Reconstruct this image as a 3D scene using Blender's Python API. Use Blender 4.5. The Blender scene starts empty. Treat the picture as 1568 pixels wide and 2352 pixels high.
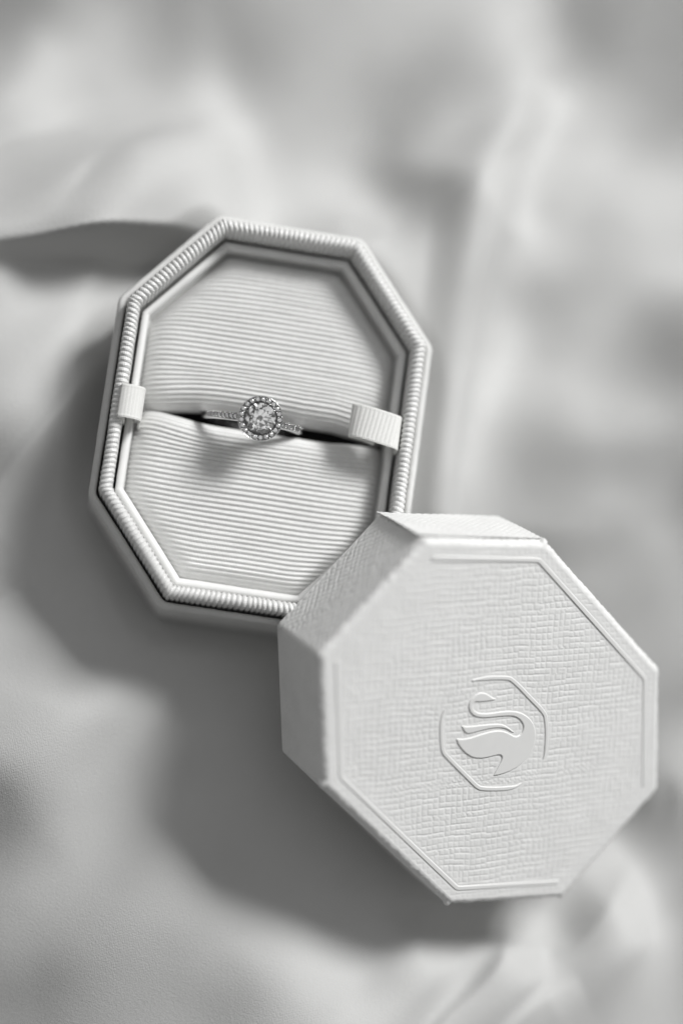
import bpy, math
import numpy as np
from mathutils import Matrix, Vector

# ---------------------------------------------------------------- camera, light, exposure
S = 0.01                       # all modelling below is in centimetres
HB = 2.6                       # height of the box base, collar included
sc = bpy.context.scene
COL = sc.collection
sc.unit_settings.system = 'METRIC'

cam = bpy.data.cameras.new("camera")
cam_ob = bpy.data.objects.new("camera", cam)
COL.objects.link(cam_ob)
cam.sensor_fit = 'VERTICAL'
cam.sensor_height = 36.0
cam.sensor_width = 24.0
cam.lens = 70.0
cam.clip_start = 0.01
cam.clip_end = 20.0
cam_ob.matrix_world = Matrix((
    (0.9843, -0.1489, -0.0958, -0.01812),
    (0.1330, 0.9791, -0.1545, -0.07024),
    (0.1168, 0.1393, 0.9833, 0.34958 + 0.026),
    (0, 0, 0, 1)))
cam.dof.use_dof = True
cam.dof.focus_distance = 0.3555
cam.dof.aperture_fstop = 2.7
cam.dof.aperture_blades = 0
sc.camera = cam_ob

world = bpy.data.worlds.new("World")
sc.world = world
world.use_nodes = True
bgn = world.node_tree.nodes["Background"]
bgn.inputs[0].default_value = (1.0, 1.0, 0.985, 1)
bgn.inputs[1].default_value = 0.08

def area_lamp(name, az, el, dist, size, power, target=(0.01, -0.01, 0.02), color=(1, 1, 1), size_y=None):
    l = bpy.data.lights.new(name, 'AREA')
    l.shape = 'RECTANGLE' if size_y else 'SQUARE'
    l.size = size
    if size_y:
        l.size_y = size_y
    l.energy = power
    l.color = color
    o = bpy.data.objects.new(name, l)
    COL.objects.link(o)
    a, e = math.radians(az), math.radians(el)
    d = Vector((math.cos(a) * math.cos(e), math.sin(a) * math.cos(e), math.sin(e)))
    o.location = Vector(target) + d * dist
    o.rotation_euler = d.to_track_quat('Z', 'Y').to_euler()
    return o
area_lamp("window_light", 50, 39, 1.6, 0.47, 27.4, color=(1.0, 1.0, 0.992))
area_lamp("ceiling_bounce", 100, 78, 1.6, 1.8, 6.4)

sc.view_settings.view_transform = 'Standard'
sc.view_settings.look = 'None'
sc.view_settings.exposure = 0.0
sc.view_settings.gamma = 1.0
sc.cycles.max_bounces = 16
sc.cycles.transmission_bounces = 14
sc.cycles.diffuse_bounces = 5
sc.cycles.glossy_bounces = 6
sc.cycles.caustics_refractive = True
sc.cycles.sample_clamp_indirect = 4.0

# ---------------------------------------------------------------- materials
def new_mat(name, col, rough=0.6, spec=0.4, metal=0.0, sheen=0.0, sub=0.0):
    m = bpy.data.materials.new(name)
    m.use_nodes = True
    nt = m.node_tree
    b = nt.nodes["Principled BSDF"]
    b.inputs["Base Color"].default_value = (*col, 1)
    b.inputs["Roughness"].default_value = rough
    b.inputs["Specular IOR Level"].default_value = spec
    b.inputs["Metallic"].default_value = metal
    if sheen:
        b.inputs["Sheen Weight"].default_value = sheen
        b.inputs["Sheen Roughness"].default_value = 0.4
    return m, nt, b

def tone(nt, b, col, amount, scale):
    """slight uneven tone in the base colour"""
    tc = nt.nodes.new("ShaderNodeTexCoord")
    n = nt.nodes.new("ShaderNodeTexNoise")
    n.inputs["Scale"].default_value = scale
    n.inputs["Detail"].default_value = 4
    nt.links.new(tc.outputs["Object"], n.inputs["Vector"])
    r = nt.nodes.new("ShaderNodeMapRange")
    r.inputs[1].default_value = 0.3
    r.inputs[2].default_value = 0.7
    r.inputs[3].default_value = 1 - amount
    r.inputs[4].default_value = 1 + amount * 0.4
    nt.links.new(n.outputs["Fac"], r.inputs[0])
    mx = nt.nodes.new("ShaderNodeVectorMath")
    mx.operation = 'SCALE'
    mx.inputs[0].default_value = col
    nt.links.new(r.outputs[0], mx.inputs["Scale"])
    nt.links.new(mx.outputs[0], b.inputs["Base Color"])
    return tc

def weave_bump(nt, b, tc, sx, sy, sz, strength, dist, noise_scale=9000, noise_amt=0.4):
    """woven threads: two crossing sine waves in object space, plus fuzz"""
    sep = nt.nodes.new("ShaderNodeSeparateXYZ")
    nt.links.new(tc.outputs["Object"], sep.inputs[0])
    outs = []
    for k, f in ((0, sx), (1, sy), (2, sz)):
        if not f:
            continue
        mu = nt.nodes.new("ShaderNodeMath"); mu.operation = 'MULTIPLY'
        mu.inputs[1].default_value = 2 * math.pi * f
        nt.links.new(sep.outputs[k], mu.inputs[0])
        si = nt.nodes.new("ShaderNodeMath"); si.operation = 'SINE'
        nt.links.new(mu.outputs[0], si.inputs[0])
        outs.append(si.outputs[0])
    cur = outs[0]
    for o in outs[1:]:
        ad = nt.nodes.new("ShaderNodeMath"); ad.operation = 'ADD'
        nt.links.new(cur, ad.inputs[0]); nt.links.new(o, ad.inputs[1])
        cur = ad.outputs[0]
    n = nt.nodes.new("ShaderNodeTexNoise")
    n.inputs["Scale"].default_value = noise_scale
    n.inputs["Detail"].default_value = 2
    nt.links.new(tc.outputs["Object"], n.inputs["Vector"])
    ma = nt.nodes.new("ShaderNodeMath"); ma.operation = 'MULTIPLY_ADD'
    ma.inputs[1].default_value = noise_amt * 4
    nt.links.new(n.outputs["Fac"], ma.inputs[0]); nt.links.new(cur, ma.inputs[2])
    bp = nt.nodes.new("ShaderNodeBump")
    bp.inputs["Strength"].default_value = strength
    bp.inputs["Distance"].default_value = dist
    nt.links.new(ma.outputs[0], bp.inputs["Height"])
    nt.links.new(bp.outputs[0], b.inputs["Normal"])

GROS = (0.77, 0.77, 0.762)
mat_gros, nt, b = new_mat("grosgrain_fabric", GROS, 0.34, 1.0, sheen=0.1)
tc = tone(nt, b, GROS, 0.05, 900)
weave_bump(nt, b, tc, 3600, 0, 0, 1.0, 0.000017, 14000, 0.25)
mat_collar, nt, b = new_mat("collar_grosgrain", GROS, 0.34, 1.0, sheen=0.1)
tc = tone(nt, b, GROS, 0.05, 900)
weave_bump(nt, b, tc, 3000, 3000, 3000, 1.0, 0.000012, 14000, 0.3)
RIB = (0.84, 0.84, 0.82)
mat_ribbon, nt, b = new_mat("ribbon_weave", RIB, 0.55, 0.4, sheen=0.2)
tc = tone(nt, b, RIB, 0.03, 900)
weave_bump(nt, b, tc, 0, 4200, 0, 0.4, 0.00004, 14000, 0.5)
PAPER = (0.85, 0.85, 0.843)
mat_paper, nt, b = new_mat("embossed_paper", PAPER, 0.6, 0.35)
tc = tone(nt, b, PAPER, 0.04, 250)
weave_bump(nt, b, tc, 0, 0, 900, 0.12, 0.00003, 6000, 1.2)
EMB = (0.83, 0.83, 0.822)
mat_emboss, nt, b = new_mat("pressed_smooth_paper", EMB, 0.5, 0.4)
tc = tone(nt, b, EMB, 0.02, 400)
SHELL = (0.74, 0.74, 0.73)
mat_shell, nt, b = new_mat("base_paper", SHELL, 0.6, 0.35)
tc = tone(nt, b, SHELL, 0.05, 300)
weave_bump(nt, b, tc, 0, 0, 900, 0.3, 0.00004, 5000, 1.5)
RIM = (0.82, 0.82, 0.812)
mat_rim, nt, b = new_mat("smooth_satin_rim", RIM, 0.45, 0.45, sheen=0.1)
tc = tone(nt, b, RIM, 0.04, 300)
mat_inner, nt, b = new_mat("lid_lining", (0.7, 0.7, 0.69), 0.7, 0.3)
mat_dark_floor, nt, b = new_mat("dark_floor", (0.08, 0.08, 0.08), 0.9, 0.1)
CL = (0.56, 0.56, 0.555)
mat_cloth, nt, b = new_mat("crepe_satin", CL, 0.62, 0.18, sheen=0.2)
tc = tone(nt, b, CL, 0.03, 60)
weave_bump(nt, b, tc, 3100, 3600, 0, 0.30, 0.00003, 3300, 3.2)
mat_metal, nt, b = new_mat("white_gold", (0.78, 0.78, 0.78), 0.14, 0.5, metal=1.0)
mat_recess_shade, nt, b = new_mat("recess_shade_metal", (0.20, 0.20, 0.20), 0.35, 0.5, metal=1.0)  # ring metal with the shade between the stones put into its colour
mat_gem = bpy.data.materials.new("cut_crystal")
mat_gem.use_nodes = True
nt = mat_gem.node_tree
nt.nodes.clear()
g = nt.nodes.new("ShaderNodeBsdfGlass")
g.inputs["Roughness"].default_value = 0.0
g.inputs["IOR"].default_value = 2.3
g.inputs["Color"].default_value = (0.99, 0.99, 0.99, 1)
o_ = nt.nodes.new("ShaderNodeOutputMaterial")
nt.links.new(g.outputs[0], o_.inputs[0])

# ---------------------------------------------------------------- mesh helpers
def mesh_ob(name, verts, faces, mat, parent=None, smooth=True):
    me = bpy.data.meshes.new(name)
    v = np.asarray(verts, dtype=np.float64) * S
    if isinstance(faces, np.ndarray):
        k = faces.shape[1]
        me.vertices.add(len(v))
        me.vertices.foreach_set("co", v.astype(np.float32).ravel())
        me.loops.add(faces.size)
        me.loops.foreach_set("vertex_index", faces.astype(np.int32).ravel())
        me.polygons.add(len(faces))
        me.polygons.foreach_set("loop_start", np.arange(0, faces.size, k, dtype=np.int32))
        me.polygons.foreach_set("loop_total", np.full(len(faces), k, dtype=np.int32))
        me.update(calc_edges=True)
        me.validate()
    else:
        me.from_pydata(v.tolist(), [], faces)
    me.polygons.foreach_set("use_smooth", [smooth] * len(me.polygons))
    me.materials.append(mat)
    ob = bpy.data.objects.new(name, me)
    COL.objects.link(ob)
    if parent:
        ob.parent = parent
    return ob

def grid_faces(n, m, wrap_n=False, wrap_m=False):
    i = np.arange(n if wrap_n else n - 1)
    j = np.arange(m if wrap_m else m - 1)
    I, J = np.meshgrid(i, j, indexing='ij')
    I2, J2 = (I + 1) % n, (J + 1) % m
    return np.stack([I * m + J, I2 * m + J, I2 * m + J2, I * m + J2], -1).reshape(-1, 4)

def thing(name, label, cat, loc=(0, 0, 0)):
    o = bpy.data.objects.new(name, None)
    COL.objects.link(o)
    o.location = Vector(loc) * S
    o.empty_display_size = 0.01
    o["label"] = label
    o["category"] = cat
    return o

# the octagon of both halves of the box (counter-clockwise seen from above)
OCT = np.array([[1.348, 3.664], [-1.348, 3.664], [-2.9, 1.831], [-2.9, -1.831],
                [-1.348, -3.664], [1.348, -3.664], [2.9, -1.831], [2.9, 1.831]])
def inset(oct_, d):
    n = len(oct_)
    out = []
    for i in range(n):
        a, b_, c = oct_[i - 1], oct_[i], oct_[(i + 1) % n]
        e1 = (b_ - a) / np.linalg.norm(b_ - a); e2 = (c - b_) / np.linalg.norm(c - b_)
        n1 = np.array([-e1[1], e1[0]]); n2 = np.array([-e2[1], e2[0]])
        bis = (n1 + n2); bis /= np.dot(bis, n1)
        out.append(b_ + bis * d)
    return np.array(out)

def ring(oct_, d, r, step, nc):
    """closed loop of points: straight sides and rounded corners; same count for any d"""
    P = inset(oct_, d)
    n = len(P)
    pts, nor = [], []
    for i in range(n):
        a, b_, c = P[i - 1], P[i], P[(i + 1) % n]
        L1 = np.linalg.norm(b_ - a); L2 = np.linalg.norm(c - b_)
        e1 = (b_ - a) / L1; e2 = (c - b_) / L2
        n1 = np.array([e1[1], -e1[0]]); n2 = np.array([e2[1], -e2[0]])
        ang = math.acos(max(-1, min(1, float(e1 @ e2))))
        t = r * math.tan(ang / 2)
        cen = b_ - e1 * t - n1 * r
        for k in range(nc + 1):
            u = k / nc
            w = n1 * math.sin((1 - u) * ang) + n2 * math.sin(u * ang)
            w /= np.linalg.norm(w)
            pts.append(cen + w * r); nor.append(w)
        # straight side to the next corner
        d0 = OCT[(i + 1) % n] - OCT[i]
        ns = int(round(np.linalg.norm(d0) / step))
        nx = P[(i + 2) % n]
        e3 = (nx - c) / np.linalg.norm(nx - c)
        ang2 = math.acos(max(-1, min(1, float(e2 @ e3))))
        p0 = pts[-1]; p1 = c - e2 * (r * math.tan(ang2 / 2))
        for k in range(1, ns):
            pts.append(p0 + (p1 - p0) * k / ns); nor.append(n2)
    return np.array(pts), np.array(nor)

def sweep(oct_, prof, r, step, nc, disp=None, rmin=0.02):
    """prof: list of (inset, z). disp(s, total, q, pos) -> displacement along the outward profile normal"""
    prof = np.array(prof, float)
    q = np.r_[0, np.cumsum(np.linalg.norm(np.diff(prof, axis=0), axis=1))]
    tan = np.gradient(prof, axis=0)
    tan /= np.linalg.norm(tan, axis=1)[:, None] + 1e-12
    # travelling up the outside, over and down the inside: normal is to the left
    nd, nz = -tan[:, 1], tan[:, 0]
    cols = []
    ref, _ = ring(oct_, float(np.mean(prof[:, 0])), max(r, rmin), step, nc)
    seg = np.linalg.norm(np.roll(ref, -1, 0) - ref, axis=1)
    s = np.r_[0, np.cumsum(seg)[:-1]]; tot = seg.sum()
    N, M = len(ref), len(prof)
    V = np.zeros((N, M, 3))
    for j, (d, z) in enumerate(prof):
        rr = max(rmin, r - (d - prof[0, 0]) * 0.6)
        p, nn = ring(oct_, d, rr, step, nc)
        h = disp(s, tot, q[j], p, z) if disp is not None else 0.0
        V[:, j, :2] = p + nn * (-(nd[j]) * h)[:, None] if disp is not None else p
        V[:, j, 2] = z + (nz[j] * h if disp is not None else 0)
    return V

def octo_bounds(poly, y):
    """left and right x of a convex polygon at height y"""
    y = np.asarray(y, float)
    L = np.full(y.shape, 1e9); R = np.full(y.shape, -1e9)
    n = len(poly)
    for i in range(n):
        (x0, y0), (x1, y1) = poly[i], poly[(i + 1) % n]
        if abs(y1 - y0) < 1e-9:
            continue
        t = (y - y0) / (y1 - y0)
        ok = (t >= -1e-6) & (t <= 1 + 1e-6)
        x = x0 + (x1 - x0) * t
        L = np.where(ok, np.minimum(L, x), L); R = np.where(ok, np.maximum(R, x), R)
    return L, R

def edge_dist(poly, X, Y, soft=0.06):
    """smooth distance from inside points to the outline"""
    D = []
    n = len(poly)
    for i in range(n):
        a, b_ = poly[i], poly[(i + 1) % n]
        e = (b_ - a) / np.linalg.norm(b_ - a)
        D.append((X - a[0]) * -e[1] + (Y - a[1]) * e[0])
    m = D[0]
    for d in D[1:]:
        m = np.minimum(m, d)
    acc = sum(np.exp(-np.clip((d - m) / soft, 0, 40)) for d in D)
    return m - soft * np.log(acc)

_rng = np.random.RandomState(7)
def make_noise(seed, size=64):
    g_ = np.random.RandomState(seed).rand(size, size)
    def f(x, y):
        x = np.asarray(x, float); y = np.asarray(y, float)
        xi = np.floor(x).astype(int); yi = np.floor(y).astype(int)
        fx = x - xi; fy = y - yi
        fx = fx * fx * (3 - 2 * fx); fy = fy * fy * (3 - 2 * fy)
        a = g_[xi % size, yi % size]; b_ = g_[(xi + 1) % size, yi % size]
        c = g_[xi % size, (yi + 1) % size]; d = g_[(xi + 1) % size, (yi + 1) % size]
        return (a * (1 - fx) + b_ * fx) * (1 - fy) + (c * (1 - fx) + d * fx) * fy - 0.5
    return f
N1, N2, N3, N4, N5, N6 = [make_noise(k) for k in (11, 12, 13, 14, 15, 16)]

def arc(cx, cz, r, a0, a1, n):
    return [(cx + r * math.cos(math.radians(a0 + (a1 - a0) * k / n)), cz + r * math.sin(math.radians(a0 + (a1 - a0) * k / n))) for k in range(n + 1)]

# ---------------------------------------------------------------- cloth
CLOTH_A = np.array([[ -6.117, 7.891], [7.368, 10.387], [-3.048, -11.335], [9.589, -9.792]])
def cp(px, py):
    """photo position (of 1568 x 2352) on the cloth plane, in cm"""
    u, v = px / 1568.0, py / 2352.0
    return (CLOTH_A[0] * (1 - u) + CLOTH_A[1] * u) * (1 - v) + (CLOTH_A[2] * (1 - u) + CLOTH_A[3] * u) * v

def poly_dist(X, Y, pts):
    """signed distance (positive left of travel) and position 0..1 along a polyline"""
    best = np.full(X.shape, 1e9); sg = np.ones(X.shape); par = np.zeros(X.shape)
    L = [np.linalg.norm(pts[i + 1] - pts[i]) for i in range(len(pts) - 1)]
    tot = sum(L); acc = 0
    for i in range(len(pts) - 1):
        a, b_ = pts[i], pts[i + 1]
        e = (b_ - a) / L[i]
        t = np.clip((X - a[0]) * e[0] + (Y - a[1]) * e[1], 0, L[i])
        dx, dy = X - a[0] - e[0] * t, Y - a[1] - e[1] * t
        d = np.hypot(dx, dy)
        m = d < best
        best = np.where(m, d, best)
        sg = np.where(m, np.sign(e[0] * dy - e[1] * dx), sg)
        par = np.where(m, (acc + t) / tot, par)
        acc += L[i]
    return best, sg, par

def smooth_poly(pp, k=6):
    p = np.array([cp(*q) for q in pp])
    if len(p) < 3:
        return p
    ext = np.vstack([2 * p[0] - p[1], p, 2 * p[-1] - p[-2]])
    out = []
    for i in range(1, len(ext) - 2):
        for j in range(k):
            t = j / k
            a, b_, c, d = ext[i - 1], ext[i], ext[i + 1], ext[i + 2]
            out.append(0.5 * ((2 * b_) + (-a + c) * t + (2 * a - 5 * b_ + 4 * c - d) * t * t + (-a + 3 * b_ - 3 * c + d) * t ** 3))
    out.append(p[-1])
    return np.array(out)

# how bright the cloth should read at places across it (photo x, y, tone), turned into slopes further down
TONES = """0,0,115 100,0,116 200,10,185 330,10,146 450,10,127 600,10,174 800,10,183 1000,10,182 1180,10,190 1250,10,180 1320,10,116 1450,10,157 1568,10,146 0,60,127
100,90,208 250,100,169 400,100,131 520,90,139 700,100,179 900,100,176 1090,100,168 1200,110,207 1290,110,190 1390,110,164 1568,110,137 0,200,210 200,200,178 400,190,164
600,200,172 780,200,177 940,210,137 1050,200,143 1140,200,173 1245,200,230 1350,210,200 1450,200,167 1568,220,134 0,310,195 200,300,219 400,300,218 600,300,173 800,300,176
898,310,128 960,310,143 1020,290,175 1100,300,188 1200,290,226 1300,300,196 1400,310,179 1500,320,150 1568,320,136 0,400,240 300,400,216 600,400,186 770,400,189 870,400,114
950,380,203 1010,390,210 1055,390,182 1110,400,205 1170,400,238 1250,420,186 1400,400,202 1568,400,159 0,480,236 300,470,196 700,460,195 850,470,209 925,450,115 995,460,149
1035,465,200 1080,480,232 1140,470,260 1210,480,175 1300,480,198 1450,480,190 1568,470,186 0,545,232 900,530,215 960,560,176 1010,570,164 1055,560,182 1085,560,195 1120,560,224
1170,560,226 1250,560,170 1350,540,146 1450,560,179 1568,560,175 1040,650,184 1075,650,192 1106,650,222 1170,640,178 1250,640,170 1400,640,159 1568,640,165 1050,730,188 1092,730,222
1150,720,150 1215,710,128 1280,720,133 1350,700,143 1450,720,160 1568,720,222 1035,810,188 1077,810,222 1130,800,196 1220,790,136 1330,800,161 1420,800,142 1505,805,162 1568,800,217
1020,880,186 1060,890,222 1120,880,196 1230,880,153 1350,880,155 1430,880,140 1470,870,129 1520,880,137 1568,880,215 1000,970,188 1042,970,220 1110,960,196 1250,960,202 1400,960,160
1490,960,135 1568,960,194 985,1060,188 1028,1060,218 1070,1060,176 1120,1070,160 1180,1070,147 1260,1060,204 1400,1040,204 1500,1060,162 1568,1060,168 975,1150,186 1012,1150,214 1060,1150,168
1150,1140,128 1250,1150,125 1350,1150,140 1450,1150,153 1568,1150,166 1300,1250,172 1450,1250,154 1568,1250,129 1330,1330,132 1420,1350,191 1568,1350,142 1400,1500,146 1530,1480,179 1568,1600,189
1530,1700,159 1568,1800,199 1490,1880,194 1450,1950,138 1568,1950,203 1350,2050,231 1500,2050,169 1568,2120,188 1568,2200,132 1490,2200,179 1350,2150,234 1250,2190,176 1150,2300,241 930,2300,219
900,2250,230 800,2250,181 700,2200,198 620,2230,202 530,2270,155 500,2320,131 480,2180,179 400,2200,165 250,2150,142 110,2260,113 130,2330,132 30,2200,147 0,2300,120 200,2320,148
310,2260,157 720,2330,222 850,2330,200 1400,2340,198 1568,2340,126 1400,2250,232 50,2050,165 150,2050,161 300,2050,165 450,2120,206 560,2150,196 0,1950,112 60,1930,130 150,1930,180
250,1950,172 340,2000,197 0,1850,93 60,1850,128 150,1830,180 250,1840,182 0,1750,174 100,1720,166 250,1720,174 350,1700,206 0,1650,175 100,1650,201 250,1630,210 380,1600,188
440,1640,175 0,1550,182 70,1550,180 0,1480,206 60,1480,214 0,1400,196 60,1395,191 0,1300,201 60,1290,165 0,1180,165 0,1100,140 0,1050,186 60,1000,208 0,920,195
100,850,209 200,790,226 150,700,195 60,700,214 0,670,207 260,700,236 1100,2240,229 1020,2300,183 1230,2320,166 1000,2200,236 300,1000,180 400,1300,180 600,800,180 700,1200,180
600,600,185 500,1800,178 600,1600,178 800,1900,178 950,2000,180 1100,1700,180 1300,1600,182 700,2050,180 200,1450,178 250,1200,172 120,1150,168 -200,0,160 -200,600,195 -200,1200,170
-200,1800,160 -200,2350,160 300,2700,170 900,2700,190 1500,2700,180 1850,2400,175 1850,1800,170 1850,1200,170 1850,600,190 1850,0,160 1200,-300,190 500,-300,170 -100,-300,160"""
TN = np.array([[float(q) for q in p.split(",")] for p in TONES.split()])

def tone_field(PX, PY):
    """thin plate through the tone points"""
    P = TN[:, :2] / 500.0
    n = len(P)
    def U(r2):
        return 0.5 * r2 * np.log(r2 + 1e-12)
    D = ((P[:, None] - P[None]) ** 2).sum(-1)
    A = np.zeros((n + 3, n + 3))
    A[:n, :n] = U(D) + np.eye(n) * 1.4e-2
    A[:n, n] = 1; A[:n, n + 1:] = P
    A[n, :n] = 1; A[n + 1:, :n] = P.T
    c = np.linalg.solve(A, np.r_[TN[:, 2], 0, 0, 0])
    out = np.zeros(PX.size)
    q = np.stack([PX.ravel(), PY.ravel()], -1) / 500.0
    for k in range(0, len(q), 4000):
        d = ((q[k:k + 4000, None] - P[None]) ** 2).sum(-1)
        out[k:k + 4000] = U(d) @ c[:n] + c[n] + q[k:k + 4000] @ c[n + 1:]
    return np.clip(out.reshape(PX.shape), 105, 238)

def solve_folds():
    """heights whose slopes towards the window give those tones"""
    n = 256
    xs = np.linspace(-12, 16, n, endpoint=False); ys = np.linspace(-16.5, 14, n, endpoint=False)
    X, Y = np.meshgrid(xs, ys, indexing='ij')
    A = np.array([[ -6.117, 7.891], [7.368, 10.387], [-3.048, -11.335]])
    M = np.stack([(A[1] - A[0]) / 1568.0, (A[2] - A[0]) / 2352.0], 1)
    inv = np.linalg.inv(M)
    px = inv[0, 0] * (X - A[0, 0]) + inv[0, 1] * (Y - A[0, 1])
    py = inv[1, 0] * (X - A[0, 0]) + inv[1, 1] * (Y - A[0, 1])
    T = tone_field(np.clip(px, -250, 1900), np.clip(py, -350, 2750))
    el = math.radians(LIGHT_EL)
    pt = np.linspace(-0.9, 1.3, 400)
    nl = np.clip((math.sin(el) - math.cos(el) * pt) / np.sqrt(1 + pt ** 2), 0, 1)
    amb = 0.22
    resp = (amb + nl) / (amb + math.sin(el))
    want = ((T / 255.0) ** 2.2) / ((FLAT_TONE / 255.0) ** 2.2)
    g = 1.2 * np.interp(want, resp[::-1], pt[::-1])
    # window away from the frame so that the field can repeat
    wx = np.clip(np.minimum(X - xs[0], xs[-1] - X) / 2.5, 0, 1); wy = np.clip(np.minimum(Y - ys[0], ys[-1] - Y) / 2.5, 0, 1)
    g = (g - g.mean()) * wx * wy
    dx, dy = xs[1] - xs[0], ys[1] - ys[0]
    kx = 2 * math.pi * np.fft.fftfreq(n, dx)[:, None]; ky = 2 * math.pi * np.fft.fftfreq(n, dy)[None]
    az = math.radians(LIGHT_AZ)
    ks = kx * math.cos(az) + ky * math.sin(az)
    kp = -kx * math.sin(az) + ky * math.cos(az)
    mu = (2 * math.pi / 22.0) ** 2
    H = (-1j * ks) * np.fft.fft2(g) / (ks ** 2 + 0.035 * kp ** 2 + 0.35 * mu)
    h = np.real(np.fft.ifft2(H))
    return xs, ys, h
LIGHT_AZ, LIGHT_EL, FLAT_TONE = 50.0, 39.0, 186.0
SX, SY, SH = solve_folds()
def sampled(X, Y):
    fx = np.clip((X - SX[0]) / (SX[1] - SX[0]), 0, len(SX) - 1.001); fy = np.clip((Y - SY[0]) / (SY[1] - SY[0]), 0, len(SY) - 1.001)
    # cubic in both directions
    def cub(t):
        return np.stack([-0.5 * t + t * t - 0.5 * t ** 3, 1 - 2.5 * t * t + 1.5 * t ** 3, 0.5 * t + 2 * t * t - 1.5 * t ** 3, -0.5 * t * t + 0.5 * t ** 3])
    ix, iy = np.floor(fx).astype(int), np.floor(fy).astype(int)
    wx, wy = cub(fx - ix), cub(fy - iy)
    out = np.zeros_like(X)
    for a in range(4):
        for b_ in range(4):
            out += wx[a] * wy[b_] * SH[np.clip(ix + a - 1, 0, len(SX) - 1), np.clip(iy + b_ - 1, 0, len(SY) - 1)]
    return out

LID_R = np.array([[0.570, -0.743, 0.351], [0.820, 0.482, -0.309], [0.060, 0.464, 0.884]])
U_, _s, Vt_ = np.linalg.svd(LID_R); LID_R = U_ @ Vt_
LID_T = np.array([4.873, -4.918, -0.057 + HB])
LID_H = 1.86

def cloth_height(X, Y):
    h = np.zeros_like(X)
    # the cloth falls away towards the lower right where the lid's far edge rests
    c = np.array([6.2, -7.2])
    h -= 0.95 * np.exp(-(((X - c[0]) / 4.2) ** 2 + ((Y - c[1]) / 3.6) ** 2))
    h += sampled(X, Y)
    # the overhanging fold whose edge throws a wedge of shade above the base
    p0, p1 = cp(-260, 682), cp(500, 575)
    e = p1 - p0; L = np.linalg.norm(e); e = e / L
    t = (X - p0[0]) * e[0] + (Y - p0[1]) * e[1]
    d = -(X - p0[0]) * e[1] + (Y - p0[1]) * e[0]
    grow = np.clip((t / L - 0.18) / 0.6, 0, 1.0); grow = grow * grow * (3 - 2 * grow)
    back = 1 / (1 + np.exp((t - L - 0.35) / 0.3))
    prof_ = np.where(d > 0, np.exp(-(d / 3.2) ** 2), np.exp(-(d / 0.16) ** 2))
    h += (0.15 + 2.20 * grow) * back * prof_ * np.clip(t / 1.5 + 0.4, 0, 1)
    for (q, amp_, w_) in (((60, 1340), 0.35, 1.7), ((370, 1880), -0.30, 1.8)):
        c_ = cp(*q)
        h += amp_ * np.exp(-((X - c_[0]) ** 2 + (Y - c_[1]) ** 2) / w_ ** 2)
    # the long standing fold beside the base: steep towards the base, a rounded lit shoulder on the far side
    dl, sl, tl = poly_dist(X, Y, smooth_poly([(1062, 300), (1040, 400), (1025, 505), (1003, 674), (985, 830), (968, 1000), (952, 1180), (940, 1330)]))
    ds, ss_, ts = poly_dist(X, Y, smooth_poly([(1270, 120), (1220, 241), (1140, 466), (1106, 646), (1073, 814), (1041, 977), (1013, 1156), (995, 1330)]))
    dl = dl * sl; ds = ds * ss_
    st = lambda v: np.clip(v, 0, 1) ** 2 * (3 - 2 * np.clip(v, 0, 1))
    fade = st(tl / 0.40) * st((1 - tl) / 0.1)
    h += 0.50 * fade * st((dl + 0.50) / 0.90) * (1 - 0.58 * st((ds + 0.10) / 0.36)) * np.exp(-(np.clip(ds - 0.2, 0, None) / 2.6) ** 2)
    # creases in the shade beside the base, and two that run out below the lid
    for pts, hh, w1, w2 in (([(1215, 2090), (1180, 2140), (1140, 2215), (1080, 2280), (1000, 2345), (930, 2420)][::-1], 0.27, 0.16, 0.9), ([(1330, 2270), (1240, 2310), (1160, 2365), (1100, 2430)][::-1], 0.17, 0.18, 0.7),
                            ([(-120, 1330), (0, 1180), (100, 1060), (205, 930), (330, 760)], 0.25, 0.20, 0.9), ([(-100, 1490), (0, 1430), (60, 1400), (118, 1362)], 0.10, 0.12, 0.5)):
        d, sg, t = poly_dist(X, Y, smooth_poly(pts))
        fade = np.clip(t / 0.15, 0, 1) * np.clip((1 - t) / 0.3, 0, 1)
        h += np.where(sg > 0, np.exp(-(d / w1) ** 2), np.exp(-(d / w2) ** 2)) * hh * fade
    h += 0.03 * N2(X / 1.5 + 9, Y / 1.5 + 3) + 0.008 * N3(X / 0.5, Y / 0.5)
    # flat where the base stands
    d = -edge_dist(OCT, X, Y, 0.15)
    k = np.clip((d + 0.15) / 0.8, 0, 1); k = k * k * (3 - 2 * k)
    h = h * k + (1 - k) * (-0.01)
    # under the lid: never above the plane of its rim
    n = LID_R[:, 2]
    rim0 = LID_T - n * LID_H
    zr = rim0[2] - (n[0] * (X - rim0[0]) + n[1] * (Y - rim0[1])) / n[2]
    lx = LID_R[0, 0] * (X - rim0[0]) + LID_R[1, 0] * (Y - rim0[1])
    ly = LID_R[0, 1] * (X - rim0[0]) + LID_R[1, 1] * (Y - rim0[1])
    dl = edge_dist(OCT, lx, ly, 0.1)
    kk = np.clip((dl + 0.9) / 0.9, 0, 1)
    cap = zr + 0.02
    h = np.where(kk > 0, h * (1 - kk) + kk * np.minimum(h, cap), h)
    return h

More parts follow.
